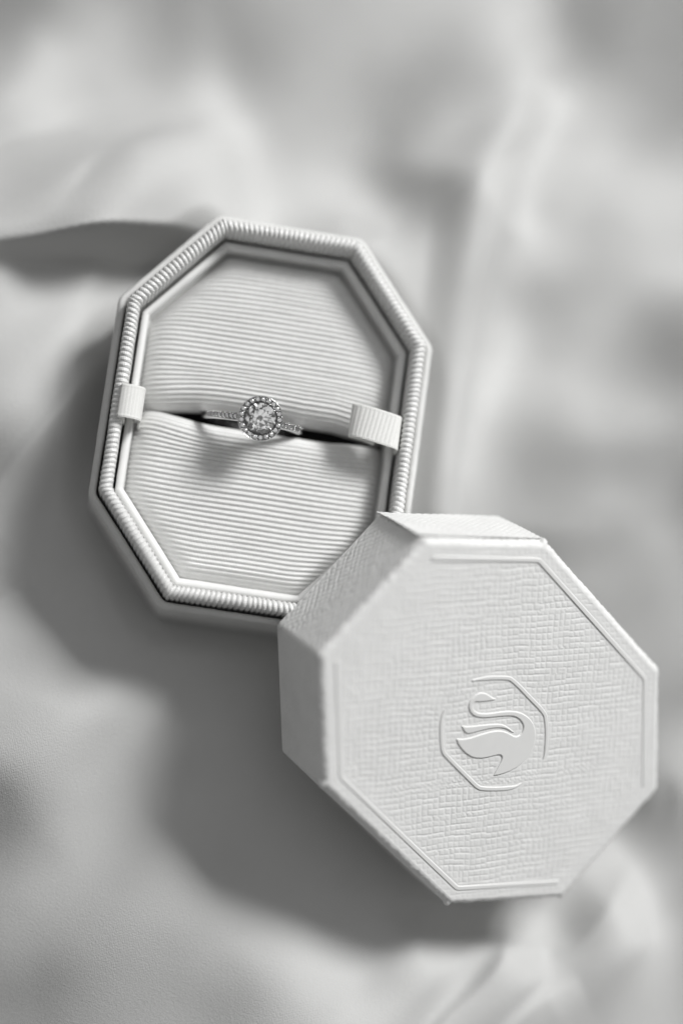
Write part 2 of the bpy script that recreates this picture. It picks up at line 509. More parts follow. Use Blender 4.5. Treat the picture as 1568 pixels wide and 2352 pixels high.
def stretched(lo, hi, step, far, nfar):
    core = np.arange(lo, hi, step)
    g1 = lo - (np.linspace(0, 1, nfar + 1)[1:] ** 1.6) * far
    g2 = core[-1] + (np.linspace(0, 1, nfar + 1)[1:] ** 1.6) * far
    return np.r_[g1[::-1], core, g2]
gx = stretched(-9, 13, 0.06, 22, 50)
gy = stretched(-14, 14, 0.06, 22, 50)
GX, GY = np.meshgrid(gx, gy, indexing='ij')
GZ = cloth_height(GX, GY)
cloth = mesh_ob("cloth", np.stack([GX, GY, GZ], -1).reshape(-1, 3), grid_faces(len(gx), len(gy)), mat_cloth)
cloth["label"] = "pale grey satin cloth spread in soft folds underneath the open ring box"
cloth["category"] = "cloth"

# ---------------------------------------------------------------- box base
base = thing("ring_box", "open octagonal ring box base with ribbed rim and split ribbed cushion", "ring box")

# outer shell: up the outside wall, over the edge, down inside
sh_top = HB - 0.457
prof = [(0.30, 0.0), (0.10, 0.004), (0.03, 0.03), (0.0, 0.09)]
prof += [(0.0, z) for z in np.linspace(0.2, sh_top - 0.09, 26)]
prof += [(0.067 - 0.067 * math.cos(math.radians(a)), sh_top - 0.075 + 0.075 * math.sin(math.radians(a))) for a in range(15, 181, 15)]
prof += [(0.134, sh_top - 0.2), (0.134, sh_top - 0.7)]
def shell_disp(s, tot, q, p, z):
    return 0.006 * N4(s / 0.09, np.full_like(s, q / 0.09)) + 0.012 * N2(s / 1.2 + 3, np.full_like(s, q / 0.9))
V = sweep(OCT, prof, 0.10, 0.045, 6, shell_disp)
shell = mesh_ob("shell", V.reshape(-1, 3), grid_faces(V.shape[0], V.shape[1], wrap_n=True), mat_shell, base)
vb = inset(OCT, 0.28)
floor_p = mesh_ob("bottom_panel", np.c_[vb, np.full(8, 0.006)], [tuple(range(8))], mat_shell, base, False)

# ribbed collar
D0, DW = 0.186, 0.215
rr = DW / 2
prof = [(D0, z) for z in np.linspace(HB - 1.0, HB - rr, 8)[:-1]]
prof += [(D0 + rr - rr * math.cos(math.radians(a)), HB - rr + rr * math.sin(math.radians(a))) for a in np.linspace(0, 180, 23)]
prof += [(D0 + DW, z) for z in np.linspace(HB - rr, HB - 1.2, 12)[1:]]
NR = 222
def collar_disp(s, tot, q, p, z):
    ph = s / tot * NR + 0.45 * N5(s / 0.35, np.full_like(s, 0.5)) + 0.10 * N5(s / 0.5, np.full_like(s, q / 0.5)) + 0.10 * math.sin(q * 2.2)
    c = np.abs(np.sin(math.pi * ph))
    return 0.032 * (c ** 0.6) - 0.021 + 0.008 * N6(s / 0.25, np.full_like(s, q / 0.3)) + 0.014 * N2(s / 0.9 + 7, np.full_like(s, 2.0))
V = sweep(OCT, prof, 0.05, 0.0115, 12, collar_disp)
mesh_ob("collar", V.reshape(-1, 3), grid_faces(V.shape[0], V.shape[1], wrap_n=True), mat_collar, base)

# smooth inner rim (a wrapped tray edge)
D1, DW1, Z1 = 0.455, 0.145, HB - 0.52
r1 = DW1 / 2
prof = [(D1, z) for z in np.linspace(HB - 1.2, Z1 - r1, 5)[:-1]]
prof += [(D1 + r1 - r1 * math.cos(math.radians(a)), Z1 - r1 + r1 * math.sin(math.radians(a))) for a in np.linspace(0, 180, 15)]
prof += [(D1 + DW1, z) for z in np.linspace(Z1 - r1, HB - 1.3, 5)[1:]]
def rim_disp(s, tot, q, p, z):
    return 0.022 * N3(s / 0.9, np.full_like(s, q / 2.5)) + 0.006 * N4(s / 0.2, np.full_like(s, q / 0.4)) + 0.05 * np.exp(-((p[:, 0] + 2.35) / 0.2) ** 2 - ((p[:, 1] + 1.6) / 0.7) ** 2) * (q > 0.9) * 0.3
V = sweep(OCT, prof, 0.07, 0.035, 8, rim_disp)
mesh_ob("inner_rim", V.reshape(-1, 3), grid_faces(V.shape[0], V.shape[1], wrap_n=True), mat_rim, base)

# plain dark grey floor sheet under the cushion
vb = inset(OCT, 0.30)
mesh_ob("cushion_floor", np.c_[vb, np.full(8, HB - 2.05)], [tuple(range(8))], mat_dark_floor, base, False)

# cushion halves
CU = inset(OCT, 0.585)
YS = -0.05
PITCH = 0.0958
LIP = 0.44
LIP_UP = 0.50
def slot_half(x):
    # half the opening of the slot: shut at the left, held apart by the ring, wide to its right
    w = 0.100 * np.exp(-((x + 0.15) / 1.35) ** 4) + 0.045
    w = w - 0.040 * (1 / (1 + np.exp((x + 1.75) / 0.12)))
    w = np.where(x > 0.75, np.maximum(w, 0.135 * np.clip((2.5 - x) / 1.2, 0.15, 1)), w)
    return w
def cushion(sign):
    LIP = LIP_UP if sign > 0 else 0.32
    y_out = CU[:, 1].max() - 0.005 if sign > 0 else -CU[:, 1].min() - 0.005
    y0 = LIP + sign * YS + 0.02
    nflat = 330
    yf = np.linspace(y_out, y0, nflat)                 # distance from the middle line
    nl = 56
    th = np.linspace(0, math.pi / 2, nl)[1:]
    wall = np.linspace(0, 0.04, 4)[1:]
    flat_len = y_out - y0
    L = np.r_[flat_len - (y_out - yf), -LIP * th, -LIP * math.pi / 2 - wall]   # arc length measured outward from the lip start
    yy = np.r_[yf, y0 - LIP * np.sin(th), np.full(len(wall), y0 - LIP)]
    drop = np.r_[np.zeros(nflat), LIP * (1 - np.cos(th)), LIP + wall]
    nc = 170
    u = np.linspace(0, 1, nc)
    u = 0.5 - 0.5 * np.cos(math.pi * u) * (0.35) - 0.5 * (1 - 2 * u) * 0.65
    xl, xr = octo_bounds(CU, np.clip(sign * yy, CU[:, 1].min() + 0.004, CU[:, 1].max() - 0.004))
    X = xl[:, None] * (1 - u) + xr[:, None] * u
    Ybase = sign * yy[:, None] + 0 * X
    e = np.clip(edge_dist(CU, X, Ybase, 0.05), 0, None)
    rows = np.arange(len(yy))
    inlip = np.clip((LIP + 0.5 - yy) / 0.5, 0, 1)[:, None]
    w = slot_half(X)
    Y = sign * (yy[:, None] + (w - 0.02) * np.clip((0.9 - yy[:, None]) / 0.5, 0, 1))
    # fabric sags and puckers towards the slot
    pk = 0.045 * N2(X / 0.5 + 20 * sign, Ybase / 0.9) * inlip + 0.03 * N1(X / 1.3, Ybase / 1.3 + 4)
    Z = HB - 1.06 + 0.40 * (1 - np.exp(-(e / 0.17) ** 1.2)) + 0.10 * (1 - (X / 2.4) ** 2) * np.clip(1 - (np.abs(Ybase) / 3.4) ** 2, 0, 1) + pk
    Z -= drop[:, None] * (1 - 0.0)
    # the lips lie lower at the ends of the slot, where the ribbons press on them
    Z -= 0.10 * np.exp(-((X + 2.3) / 0.5) ** 2 - (Ybase / 0.6) ** 2) + 0.06 * np.exp(-((X - 2.0) / 0.5) ** 2 - (Ybase / 0.5) ** 2)
    # ribs
    warp = 1 + 0.065 * np.exp(-(e / 0.30)) + 0.012 * N3(X / 1.1, Ybase / 2)
    ph = ((L[:, None] + y0) * warp + 0.02 * N5(X / 1.2 + 3, L[:, None] / 0.4)) / PITCH
    c = np.abs(np.sin(math.pi * ph)) ** 1.25
    amp = 0.031 * np.clip(e / 0.06, 0.25, 1) * (1 + 0.5 * N4(X / 0.5, L[:, None] / 0.1))
    # surface normal of the unribbed form
    P = np.stack([X, Y, Z], -1)
    du = np.gradient(P, axis=1); dv = np.gradient(P, axis=0)
    n = np.cross(du, dv); n /= np.linalg.norm(n, axis=2)[..., None] + 1e-12
    if n[10, 80, 2] < 0:
        n = -n
    P = P + n * ((c - 0.45) * amp)[..., None]
    f = grid_faces(P.shape[0], P.shape[1])
    return mesh_ob("cushion", P.reshape(-1, 3), f, mat_gros, base)
cu1 = cushion(+1); cu1["label"] = "upper half of the ribbed cushion"
cu2 = cushion(-1); cu2["label"] = "lower half of the ribbed cushion"

# ribbon pull tabs
def catmull(p, k):
    p = np.array(p, float)
    ext = np.vstack([2 * p[0] - p[1], p, 2 * p[-1] - p[-2]])
    out = []
    for i in range(1, len(ext) - 2):
        for j in range(k):
            t = j / k
            a, b_, c, d = ext[i - 1], ext[i], ext[i + 1], ext[i + 2]
            out.append(0.5 * ((2 * b_) + (-a + c) * t + (2 * a - 5 * b_ + 4 * c - d) * t * t + (-a + 3 * b_ - 3 * c + d) * t ** 3))
    out.append(p[-1])
    return np.array(out)
def ribbon(path, width, label, pitch=0.079, ra=0.007):
    c = catmull(path, 60)
    seg = np.linalg.norm(np.diff(c, axis=0), axis=1)
    s = np.r_[0, np.cumsum(seg)]
    ss = np.arange(0, s[-1], 0.0085)
    c = np.stack([np.interp(ss, s, c[:, k]) for k in range(3)], -1)
    t = np.gradient(c, axis=0); t /= np.linalg.norm(t, axis=1)[:, None]
    ydir = np.array([0, 1.0, 0]) - t * t[:, 1:2]
    ydir /= np.linalg.norm(ydir, axis=1)[:, None]
    nrm = np.cross(t, ydir)
    vs = np.linspace(-0.5, 0.5, 61)
    rib = np.abs(np.sin(math.pi * ss / pitch)) ** 0.8
    edge = np.clip((0.5 - np.abs(vs)) / 0.085, 0, 1)         # 0 at the selvedge
    rows = []
    for side in (1, -1):
        hh = 0.014 + side * 0.0
        a = rib[:, None] * ra * (edge[None] > 0.9) + 0.011 * (np.abs(np.sin(math.pi * ss / (pitch * 0.5)))[:, None]) * (edge[None] <= 0.9) + 0.006
        wv = width + 0.016 * np.abs(np.sin(math.pi * ss / (pitch * 0.5)))[:, None] * np.sign(1 - edge[None])
        P = c[:, None, :] + ydir[:, None, :] * (vs[None, :, None] * (wv[..., None])) + nrm[:, None, :] * (side * (0.008 + a * np.clip(edge + 0.25, 0, 1)))[..., None]
        rows.append(P)
    A, B = rows
    V = np.concatenate([A, B[:, ::-1]], axis=1)
    ob = mesh_ob("ribbon_tab", V.reshape(-1, 3), grid_faces(V.shape[0], V.shape[1], wrap_m=True), mat_ribbon, base)
    ob["label"] = label
    return ob
ribbon([(2.47, 0.045, HB - 0.75), (2.465, 0.045, HB - 0.35), (2.44, 0.05, HB - 0.10), (2.36, 0.06, HB - 0.005), (2.15, 0.09, HB + 0.03),
        (1.92, 0.125, HB + 0.03), (1.72, 0.155, HB - 0.01), (1.60, 0.17, HB - 0.08), (1.56, 0.178, HB - 0.16), (1.62, 0.175, HB - 0.225), (1.85, 0.15, HB - 0.25), (2.1, 0.10, HB - 0.3)],
       0.60, "long white ribbon loop over the right end of the slot")
ribbon([(-2.475, -0.15, HB - 0.7), (-2.49, -0.15, HB - 0.2), (-2.575, -0.15, HB + 0.01), (-2.575, -0.15, HB + 0.085), (-2.47, -0.15, HB + 0.115), (-2.33, -0.15, HB + 0.09),
        (-2.22, -0.15, HB + 0.02), (-2.18, -0.15, HB - 0.12), (-2.2, -0.15, HB - 0.35), (-2.2, -0.15, HB - 0.9)],
       0.60, "short white ribbon loop over the left end of the slot", 0.06, 0.004)

# ---------------------------------------------------------------- ring
def gem_mesh(name, R, n=8, simple=False):
    """round brilliant, girdle at z=0, in cm"""
    hc, hp = 0.33 * R, 0.86 * R
    rT = 0.56 * R
    rS = 0.78 * R
    V, F = [], []
    st = 2 * math.pi / n
    def P(r, a, z):
        V.append((r * math.cos(a), r * math.sin(a), z)); return len(V) - 1
    T = [P(rT, k * st, hc) for k in range(n)]
    cs = math.cos(st / 2)
    Sx = [P(rS, (k + .5) * st, hc - (rS * cs - rT) * hc / (R - rT)) for k in range(n)]
    Gt = [P(R, k * st / 2, 0.0) for k in range(2 * n)]
    Gb = [P(R, k * st / 2, -0.035 * R) for k in range(2 * n)]
    rL = 0.26 * R
    Lw = [P(rL, (k + .5) * st, -0.035 * R - hp * (1 - rL * cs / R)) for k in range(n)]
    cu = P(0, 0, -0.035 * R - hp)
    F.append(tuple(T))
    for k in range(n):
        k1 = (k + 1) % n
        F.append((T[k], Sx[k], T[k1]))
        F.append((T[k], Sx[k - 1], Gt[2 * k], Sx[k]))
        F.append((Sx[k], Gt[2 * k], Gt[2 * k + 1])); F.append((Sx[k], Gt[2 * k + 1], Gt[(2 * k + 2) % (2 * n)]))
        F.append((cu, Lw[k], Gb[2 * k], Lw[k - 1]))
        F.append((Lw[k], Gb[2 * k + 1], Gb[2 * k])); F.append((Lw[k], Gb[(2 * k + 2) % (2 * n)], Gb[2 * k + 1]))
    for k in range(2 * n):
        j = (k + 1) % (2 * n)
        F.append((Gt[k], Gb[k], Gb[j], Gt[j]))
    me = bpy.data.meshes.new(name)
    me.from_pydata([tuple(c * S for c in v) for v in V], [], F)
    import bmesh
    bm = bmesh.new(); bm.from_mesh(me)
    bmesh.ops.recalc_face_normals(bm, faces=bm.faces[:])
    bm.to_mesh(me); bm.free()
    me.materials.append(mat_gem)
    return me

RC = Vector((-0.185, -0.010, HB - 0.93))
ring_t = thing("engagement_ring", "white gold ring with round halo diamond standing upright in the cushion slot", "ring", RC)
up = Vector((-0.087, -0.134, HB + 0.29)) - RC
up.normalize()
xax = Vector((1, -0.02, 0)); xax = (xax - up * xax.dot(up)).normalized()
yax = up.cross(xax)
ring_t.rotation_euler = Matrix((xax, yax, up)).transposed().to_euler()
RB = 0.955                                            # outer radius of the band
def torus_like(R, prof, n, a0=0, a1=360):
    A = np.radians(np.linspace(a0, a1, n, endpoint=(a1 - a0) < 359.9))
    V = []
    for a in A:
        for (dr, y) in prof:
            V.append(((R + dr) * math.sin(a), y, (R + dr) * math.cos(a)))
    return V
pr = []
for k in range(20):                                   # rounded rectangular section with a shallow channel on top
    a = 2 * math.pi * k / 20
    y = 0.078 * math.copysign(abs(math.sin(a)) ** 0.6, math.sin(a))
    dr = -0.075 + 0.065 * math.copysign(abs(math.cos(a)) ** 0.6, math.cos(a))
    if abs(y) < 0.056 and dr > -0.035:
        dr -= 0.035
    pr.append((dr, y))
mesh_ob("band", torus_like(RB, pr, 160), grid_faces(160, 20, True, True), mat_metal, ring_t)

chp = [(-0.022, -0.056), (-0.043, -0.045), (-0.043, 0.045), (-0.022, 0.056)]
mesh_ob("stone_channel", torus_like(RB, chp, 160), grid_faces(160, 4, True, False), mat_recess_shade, ring_t)  # channel floor coloured dark for the shade under the stones
HZ = 1.225                                            # halo plane above the ring centre
def lathe(prof, n=64, z0=0.0):
    V = []
    for k in range(n):
        a = 2 * math.pi * k / n
        for r, z in prof:
            V.append((r * math.cos(a), r * math.sin(a), z + z0))
    return V
# halo setting: dished plate with a thin polished outer rim and a well for the centre stone, shade put into its colour
hp = [(0.16, -0.26), (0.25, -0.14), (0.37, -0.085), (0.400, -0.03), (0.404, 0.012), (0.397, 0.020), (0.388, 0.012), (0.386, -0.05), (0.30, -0.10), (0.21, -0.16), (0.13, -0.25)]
mesh_ob("halo_setting", lathe(hp, 96, HZ), grid_faces(96, len(hp), True, True), mat_metal, ring_t)
mesh_ob("stone_plate", lathe([(0.388, -0.012), (0.36, -0.030), (0.32, -0.030), (0.300, -0.008), (0.292, -0.008), (0.288, -0.05), (0.15, -0.16)], 96, HZ), grid_faces(96, 7, True, False), mat_recess_shade, ring_t)
# basket that joins the halo to the band
bk = [(0.02, -0.40), (0.13, -0.34), (0.10, -0.27), (0.16, -0.20), (0.10, -0.18), (0.02, -0.20)]
mesh_ob("basket", lathe(bk, 24, HZ), grid_faces(24, len(bk), True, False), mat_metal, ring_t)

def place(me, name, parent, loc, rot=None):
    o = bpy.data.objects.new(name, me)
    COL.objects.link(o)
    o.parent = parent
    o.location = Vector(loc) * S
    if rot is not None:
        o.rotation_euler = rot
    return o
cs_me = gem_mesh("center_stone", 0.283)
cso = place(cs_me, "center_stone", ring_t, (0, 0, HZ + 0.015), (0, 0, 0.2))
cso["label"] = "large round brilliant cut centre stone"

def bead(r):
    V, F = [], []
    n, m = 8, 5
    for i in range(m + 1):
        t = math.pi * i / m
        for k in range(n):
            a = 2 * math.pi * k / n
            V.append((r * math.sin(t) * math.cos(a) * S, r * math.sin(t) * math.sin(a) * S, r * math.cos(t) * S))
    for i in range(m):
        for k in range(n):
            F.append((i * n + k, (i + 1) * n + k, (i + 1) * n + (k + 1) % n, i * n + (k + 1) % n))
    me = bpy.data.meshes.new("bead")
    me.from_pydata(V, [], F)
    me.polygons.foreach_set("use_smooth", [True] * len(me.polygons))
    me.materials.append(mat_metal)
    return me
halo_me = gem_mesh("halo_stone", 0.0440, 8)
NH = 21
bead_v, bead_f = [], []
def add_bead(c, r):
    n, m = 8, 5
    o = len(bead_v)
    for i in range(m + 1):
        t = math.pi * i / m
        for k in range(n):
            a = 2 * math.pi * k / n
            bead_v.append((c[0] + r * math.sin(t) * math.cos(a), c[1] + r * math.sin(t) * math.sin(a), c[2] + r * math.cos(t)))
    for i in range(m):
        for k in range(n):
            bead_f.append((o + i * n + k, o + (i + 1) * n + k, o + (i + 1) * n + (k + 1) % n, o + i * n + (k + 1) % n))
for k in range(NH):
    a = 2 * math.pi * (k + 0.3) / NH
    place(halo_me, "halo_stone", ring_t, (0.343 * math.cos(a), 0.343 * math.sin(a), HZ + 0.012), (0, 0, a))
    a2 = a + math.pi / NH
    add_bead((0.374 * math.cos(a2), 0.374 * math.sin(a2), HZ + 0.016), 0.0135)
    add_bead((0.313 * math.cos(a2), 0.313 * math.sin(a2), HZ + 0.016), 0.0125)
pave_me = gem_mesh("pave_stone", 0.038, 8)
for sgn in (1, -1):
    for k in range(11):
        a = sgn * (0.27 + k * 0.088)
        r = RB - 0.006
        place(pave_me, "pave_stone", ring_t, (r * math.sin(a), 0, r * math.cos(a)), (0, a, 0))
        a2 = a + sgn * 0.044
        r = RB + 0.0
        for yy in (-0.042, 0.042):
            add_bead((r * math.sin(a2), yy, r * math.cos(a2)), 0.0175)
bd = mesh_ob("beads", bead_v, bead_f, mat_metal, ring_t)
bd["kind"] = "stuff"
# four claws over the centre stone
for k in range(4):
    a = math.radians([38, 142, 218, 320][k])
    pts = [(0.23, -0.20, 0.012), (0.292, -0.06, 0.014), (0.300, 0.01, 0.016), (0.285, 0.055, 0.017), (0.258, 0.072, 0.013), (0.250, 0.073, 0.004)]
    V = []
    for r_, z_, w_ in pts:
        for j in range(8):
            b2 = 2 * math.pi * j / 8
            rr_ = r_ + w_ * math.cos(b2); tt = w_ * math.sin(b2)
            V.append((rr_ * math.cos(a) - tt * math.sin(a), rr_ * math.sin(a) + tt * math.cos(a), HZ + z_ + (0.4 * w_ * math.cos(b2))))
    mesh_ob("claw", V, grid_faces(len(pts), 8, False, True), mat_metal, ring_t)

# ---------------------------------------------------------------- lid
lid = thing("box_cover", "white textured octagonal box lid with raised swan emblem leaning on the base", "box lid")
M = Matrix.Identity(4)
for i in range(3):
    for j in range(3):
        M[i][j] = LID_R[i, j]
org = LID_T - LID_R[:, 2] * LID_H
for i in range(3):
    M[i][3] = org[i] * S
lid.matrix_world = M

def sig(x, w):
    return np.exp(-(x / w) ** 2)
def crackle(X, Y):
    """pressed cross-grain: uneven little cells between broken, wandering lines, turned 45 degrees to the lid"""
    # the grain runs at about 45 degrees to the long axis of the lid
    a = math.radians(-45.2)
    U = X * math.cos(a) + Y * math.sin(a)
    W = -X * math.sin(a) + Y * math.cos(a)
    U0, W0 = U, W
    c = 0.112
    W = W + 0.050 * N1(U0 / 1.1, W0 / 0.9) + 0.034 * N2(U0 / 0.33 + 3, W0 / 0.5)
    U = U + 0.07 * N3(U0 / 1.5 + 9, W0 / 1.2) + 0.016 * N4(U0 / 0.4, W0 / 0.4)
    row = np.floor(W / c)
    grp = np.floor(W / (c * 3) + 0.3 * np.sin(row))
    hsh = lambda v: np.abs(np.sin(v * 12.9898 + 4.1) * 43758.5453) % 1.0
    pu = U / c + 0.5 * hsh(grp)
    pw = W / c
    ku, kw = np.round(pu), np.round(pw)
    # each line sits a little off its place, and each stretch of it has its own depth
    fu = np.abs(pu - ku - 0.32 * (hsh(ku * 3.1 + grp * 1.7) - 0.5)); fw = np.abs(pw - kw - 0.25 * (hsh(kw * 2.3 + np.floor(pu / 3)) - 0.5))
    mu = 0.25 + 0.85 * hsh(ku * 1.3 + row * 7.7) * (0.6 + 0.9 * (N5(U0 / 0.5, W0 / 0.5) + 0.4))
    mw = 0.25 + 0.95 * (N6(U0 / 0.20 + kw * 3.7, kw * 0.77) + 0.5)
    lines = np.maximum(sig(fu, 0.15) * np.clip(mu, 0, 1.1), sig(fw, 0.14) * np.clip(mw, 0, 1.2))
    fw2 = np.abs(pw - np.floor(pw) - 0.5 - 0.2 * N3(U0 / 0.2, row * 1.3))
    m2 = np.clip(N4(U0 / 0.22 + 20 + row * 5.3, row * 0.9) * 3.4 - 1.05, 0, 1)
    fu2 = np.abs(pu - np.floor(pu) - 0.5)
    m3 = np.clip(N2(np.floor(pu) * 1.9 + 40, W0 / 0.22) * 3.2 - 1.25, 0, 1)
    lines = np.maximum(lines, np.maximum(sig(fw2, 0.11) * m2 * 0.8, sig(fu2, 0.11) * m3 * 0.6))
    puff = 0.35 * (hsh(np.floor(pu) * 1.1 + row * 3.9) - 0.5) * np.clip(1 - lines * 1.2, 0, 1) * 0.0 + 0.22 * N3(U0 / 0.11 + 70, W0 / 0.11)
    return (puff - lines)

RELIEF = 0.0102
RE = 0.130                                            # rounding of the top edge
TP = inset(OCT, RE)
# distance field to the raised lines so the grain is pressed flat beside them
BORD = inset(OCT, 0.335)
def border_paths():
    A = list(BORD)   # order: B(+x,+y) A H G F E D C (counter-clockwise)
    B_, A_, H_, G_, F_, E_, D_, C_ = A
    return [np.array([B_, C_, D_, E_]), np.array([F_, G_, H_, A_])]

SWAN = [[(745, 440), (715, 428), (690, 410), (665, 394), (640, 383), (610, 380), (580, 388), (555, 406), (530, 430), (512, 452), (500, 480), (497, 510), (504, 540), (518, 563),
         (535, 580), (556, 592), (580, 599), (610, 603), (650, 604), (720, 598), (800, 590), (860, 587), (895, 590), (925, 600), (950, 616), (970, 638), (983, 662), (988, 688), (984, 712), (974, 738), (958, 758),
         (940, 769), (920, 773), (895, 767), (870, 752), (842, 737), (800, 724), (750, 721), (690, 730), (610, 753), (520, 783), (450, 796), (388, 795),
         (400, 835), (430, 880), (470, 922), (515, 952), (560, 965), (610, 967), (660, 960), (715, 946), (760, 935), (783, 938), (796, 952), (795, 972), (783, 1005), (760, 1048), (740, 1085), (723, 1122),
         (760, 1117), (810, 1103), (870, 1080), (930, 1048), (985, 1003), (1030, 955), (1065, 900), (1088, 835), (1097, 765), (1091, 705), (1074, 655), (1045, 615), (1010, 585), (970, 563), (920, 549), (860, 545),
         (790, 549), (720, 560), (660, 566), (610, 566), (575, 558), (548, 540), (535, 518), (533, 495), (543, 472), (560, 460), (600, 461), (650, 457), (700, 450)],
        [(435, 678), (480, 684), (540, 680), (610, 671), (690, 664), (750, 661), (790, 664), (825, 676), (855, 695), (880, 715), (905, 738),
         (875, 728), (850, 712), (820, 700), (780, 693), (735, 694), (680, 702), (620, 715), (560, 732), (510, 744), (482, 746), (462, 730), (448, 708)]]
ARCS = [[(530, 272), (600, 260), (690, 250), (780, 248), (840, 250), (868, 256), (895, 275), (960, 335), (1050, 430), (1130, 512), (1165, 555), (1182, 585), (1190, 625), (1197, 700), (1198, 780), (1192, 870), (1180, 930), (1168, 975)],
        [(278, 535), (266, 580), (258, 640), (256, 720), (258, 800), (264, 870), (272, 905), (292, 938), (350, 1000), (430, 1080), (500, 1150), (550, 1200), (580, 1225), (612, 1238), (680, 1243), (760, 1243), (850, 1237), (920, 1222), (975, 1190)]]
# photo detail -> lid plane (plain perspective of the reference camera, lid top plane)
KF = 4096 * 70 / 36
camM = np.array(cam_ob.matrix_world); RCm = camM[:3, :3]; TCm = camM[:3, 3] / S
def to_lid(pts):
    out = []
    for x, y in pts:
        px, py = 1650 + x / 2.24, 2600 + y / 2.24
        d = RCm @ np.array([(px - 1365.5) / KF, -(py - 2048) / KF, -1.0])
        o = LID_R.T @ (TCm - LID_T); dl = LID_R.T @ d
        t = -o[2] / dl[2]
        out.append((o + dl * t)[:2])
    return np.array(out)

def stroke_outline(path, widths):
    path = np.array(path, float)
    t = np.gradient(path, axis=0); t /= np.linalg.norm(t, axis=1)[:, None]
    n = np.c_[-t[:, 1], t[:, 0]]
    w = np.array(widths)[:, None] / 2
    return np.vstack([path + n * w, (path - n * w)[::-1]])
def resample(path, step):
    path = np.array(path, float)
    s = np.r_[0, np.cumsum(np.linalg.norm(np.diff(path, axis=0), axis=1))]
    ss = np.linspace(0, s[-1], max(2, int(s[-1] / step)))
    return np.stack([np.interp(ss, s, path[:, k]) for k in range(2)], -1)
def round_path(path, r=0.07, k=6):
    out = [path[0]]
    for i in range(1, len(path) - 1):
        a, b_, c = path[i - 1], path[i], path[i + 1]
        e1 = (a - b_) / np.linalg.norm(a - b_); e2 = (c - b_) / np.linalg.norm(c - b_)
        for j in range(k + 1):
            u = j / k
            out.append(b_ + e1 * r * (1 - u) ** 2 + e2 * r * u ** 2)
    out.append(path[-1])
    return np.array(out)

swan_polys = [to_lid(p) for p in SWAN]
arc_paths = [resample(catmull(np.c_[to_lid(p), np.zeros(len(p))], 8)[:, :2], 0.02) for p in ARCS]
bord_paths = [round_path(p, 0.06) for p in border_paths()]

def pt_dist(X, Y, path):
    best = np.full(X.shape, 9.0)
    for i in range(len(path) - 1):
        a, b_ = path[i], path[i + 1]
        e = b_ - a; L = max(1e-9, float(e @ e))
        t = np.clip(((X - a[0]) * e[0] + (Y - a[1]) * e[1]) / L, 0, 1)
        best = np.minimum(best, np.hypot(X - a[0] - e[0] * t, Y - a[1] - e[1] * t))
    return best

# top panel
ny, nx = 520, 430
yv = np.linspace(TP[:, 1].max() - 1e-4, TP[:, 1].min() + 1e-4, ny)
xl, xr = octo_bounds(TP, yv)
X = xl[:, None] + (xr - xl)[:, None] * np.linspace(0, 1, nx)
Y = yv[:, None] + 0 * X
near = np.full(X.shape, 9.0)
for pth in swan_polys:
    near = np.minimum(near, pt_dist(X, Y, np.vstack([pth, pth[:1]])))
for pth in arc_paths:
    near = np.minimum(near, pt_dist(X, Y, pth[::3]) - 0.03)
for pth in bord_paths:
    near = np.minimum(near, pt_dist(X, Y, pth) - 0.045)
e = np.clip(edge_dist(TP, X, Y, 0.02), 0, None)
calm = np.clip((near - 0.012) / 0.05, 0, 1)
side_fade = np.clip(0.6 + (e - 0.18) / 0.1, 0.6, 1.0)
big = 0.02 * N1(X / 2.3 + 1, Y / 2.3) * np.clip(e / 0.5, 0, 1)
Z = LID_H + RELIEF * crackle(X, Y) * calm * side_fade * np.clip(e / 0.03, 0, 1) + big
Z -= 0.006 * sig(near, 0.02)                         # pressed moat beside the raised lines
top = mesh_ob("top_panel", np.stack([X, Y, Z], -1).reshape(-1, 3), grid_faces(ny, nx), mat_paper, lid)

# side wall: up the outside, round the top edge; then down the inside
prof = [(0.16, 0.0), (0.10, -0.004), (0.03, 0.0), (0.0, 0.03)]
prof += [(0.0, z) for z in np.linspace(0.05, LID_H - RE, 84)]
prof += [(RE - RE * math.cos(math.radians(a)), LID_H - RE + RE * math.sin(math.radians(a))) for a in np.linspace(12, 90, 8)]
qmax = 0.16 + LID_H + 0.1
def wall_disp(s, tot, q, p, z):
    if q < 0.2:
        return 0 * s
    k = min(1.0, (LID_H - z) / 0.02) if z > LID_H - 0.02 else 1.0
    qq = np.full_like(s, q)
    t = crackle(s, qq)
    out = 0.014 * t + 0.012 * N2(s / 0.8 + 11, qq / 0.7) + 0.016 * N4(s / 0.11, qq / 0.14) * (z > LID_H - 0.17)
    # folded paper gathers at some of the corners
    for ci in (2, 3, 4, 7):
        dc = np.hypot(p[:, 0] - OCT[ci, 0], p[:, 1] - OCT[ci, 1])
        out = out + 0.045 * np.exp(-(dc / 0.075) ** 2) * math.exp(-((z - LID_H + 0.10) / 0.07) ** 2)
        out = out - 0.050 * np.exp(-((dc - 0.10) / 0.030) ** 2) * math.exp(-((z - LID_H + 0.10) / 0.05) ** 2)
    return out * k
V = sweep(OCT, prof, 0.045, 0.022, 6, wall_disp)
mesh_ob("side_wall", V.reshape(-1, 3), grid_faces(V.shape[0], V.shape[1], wrap_n=True), mat_paper, lid)
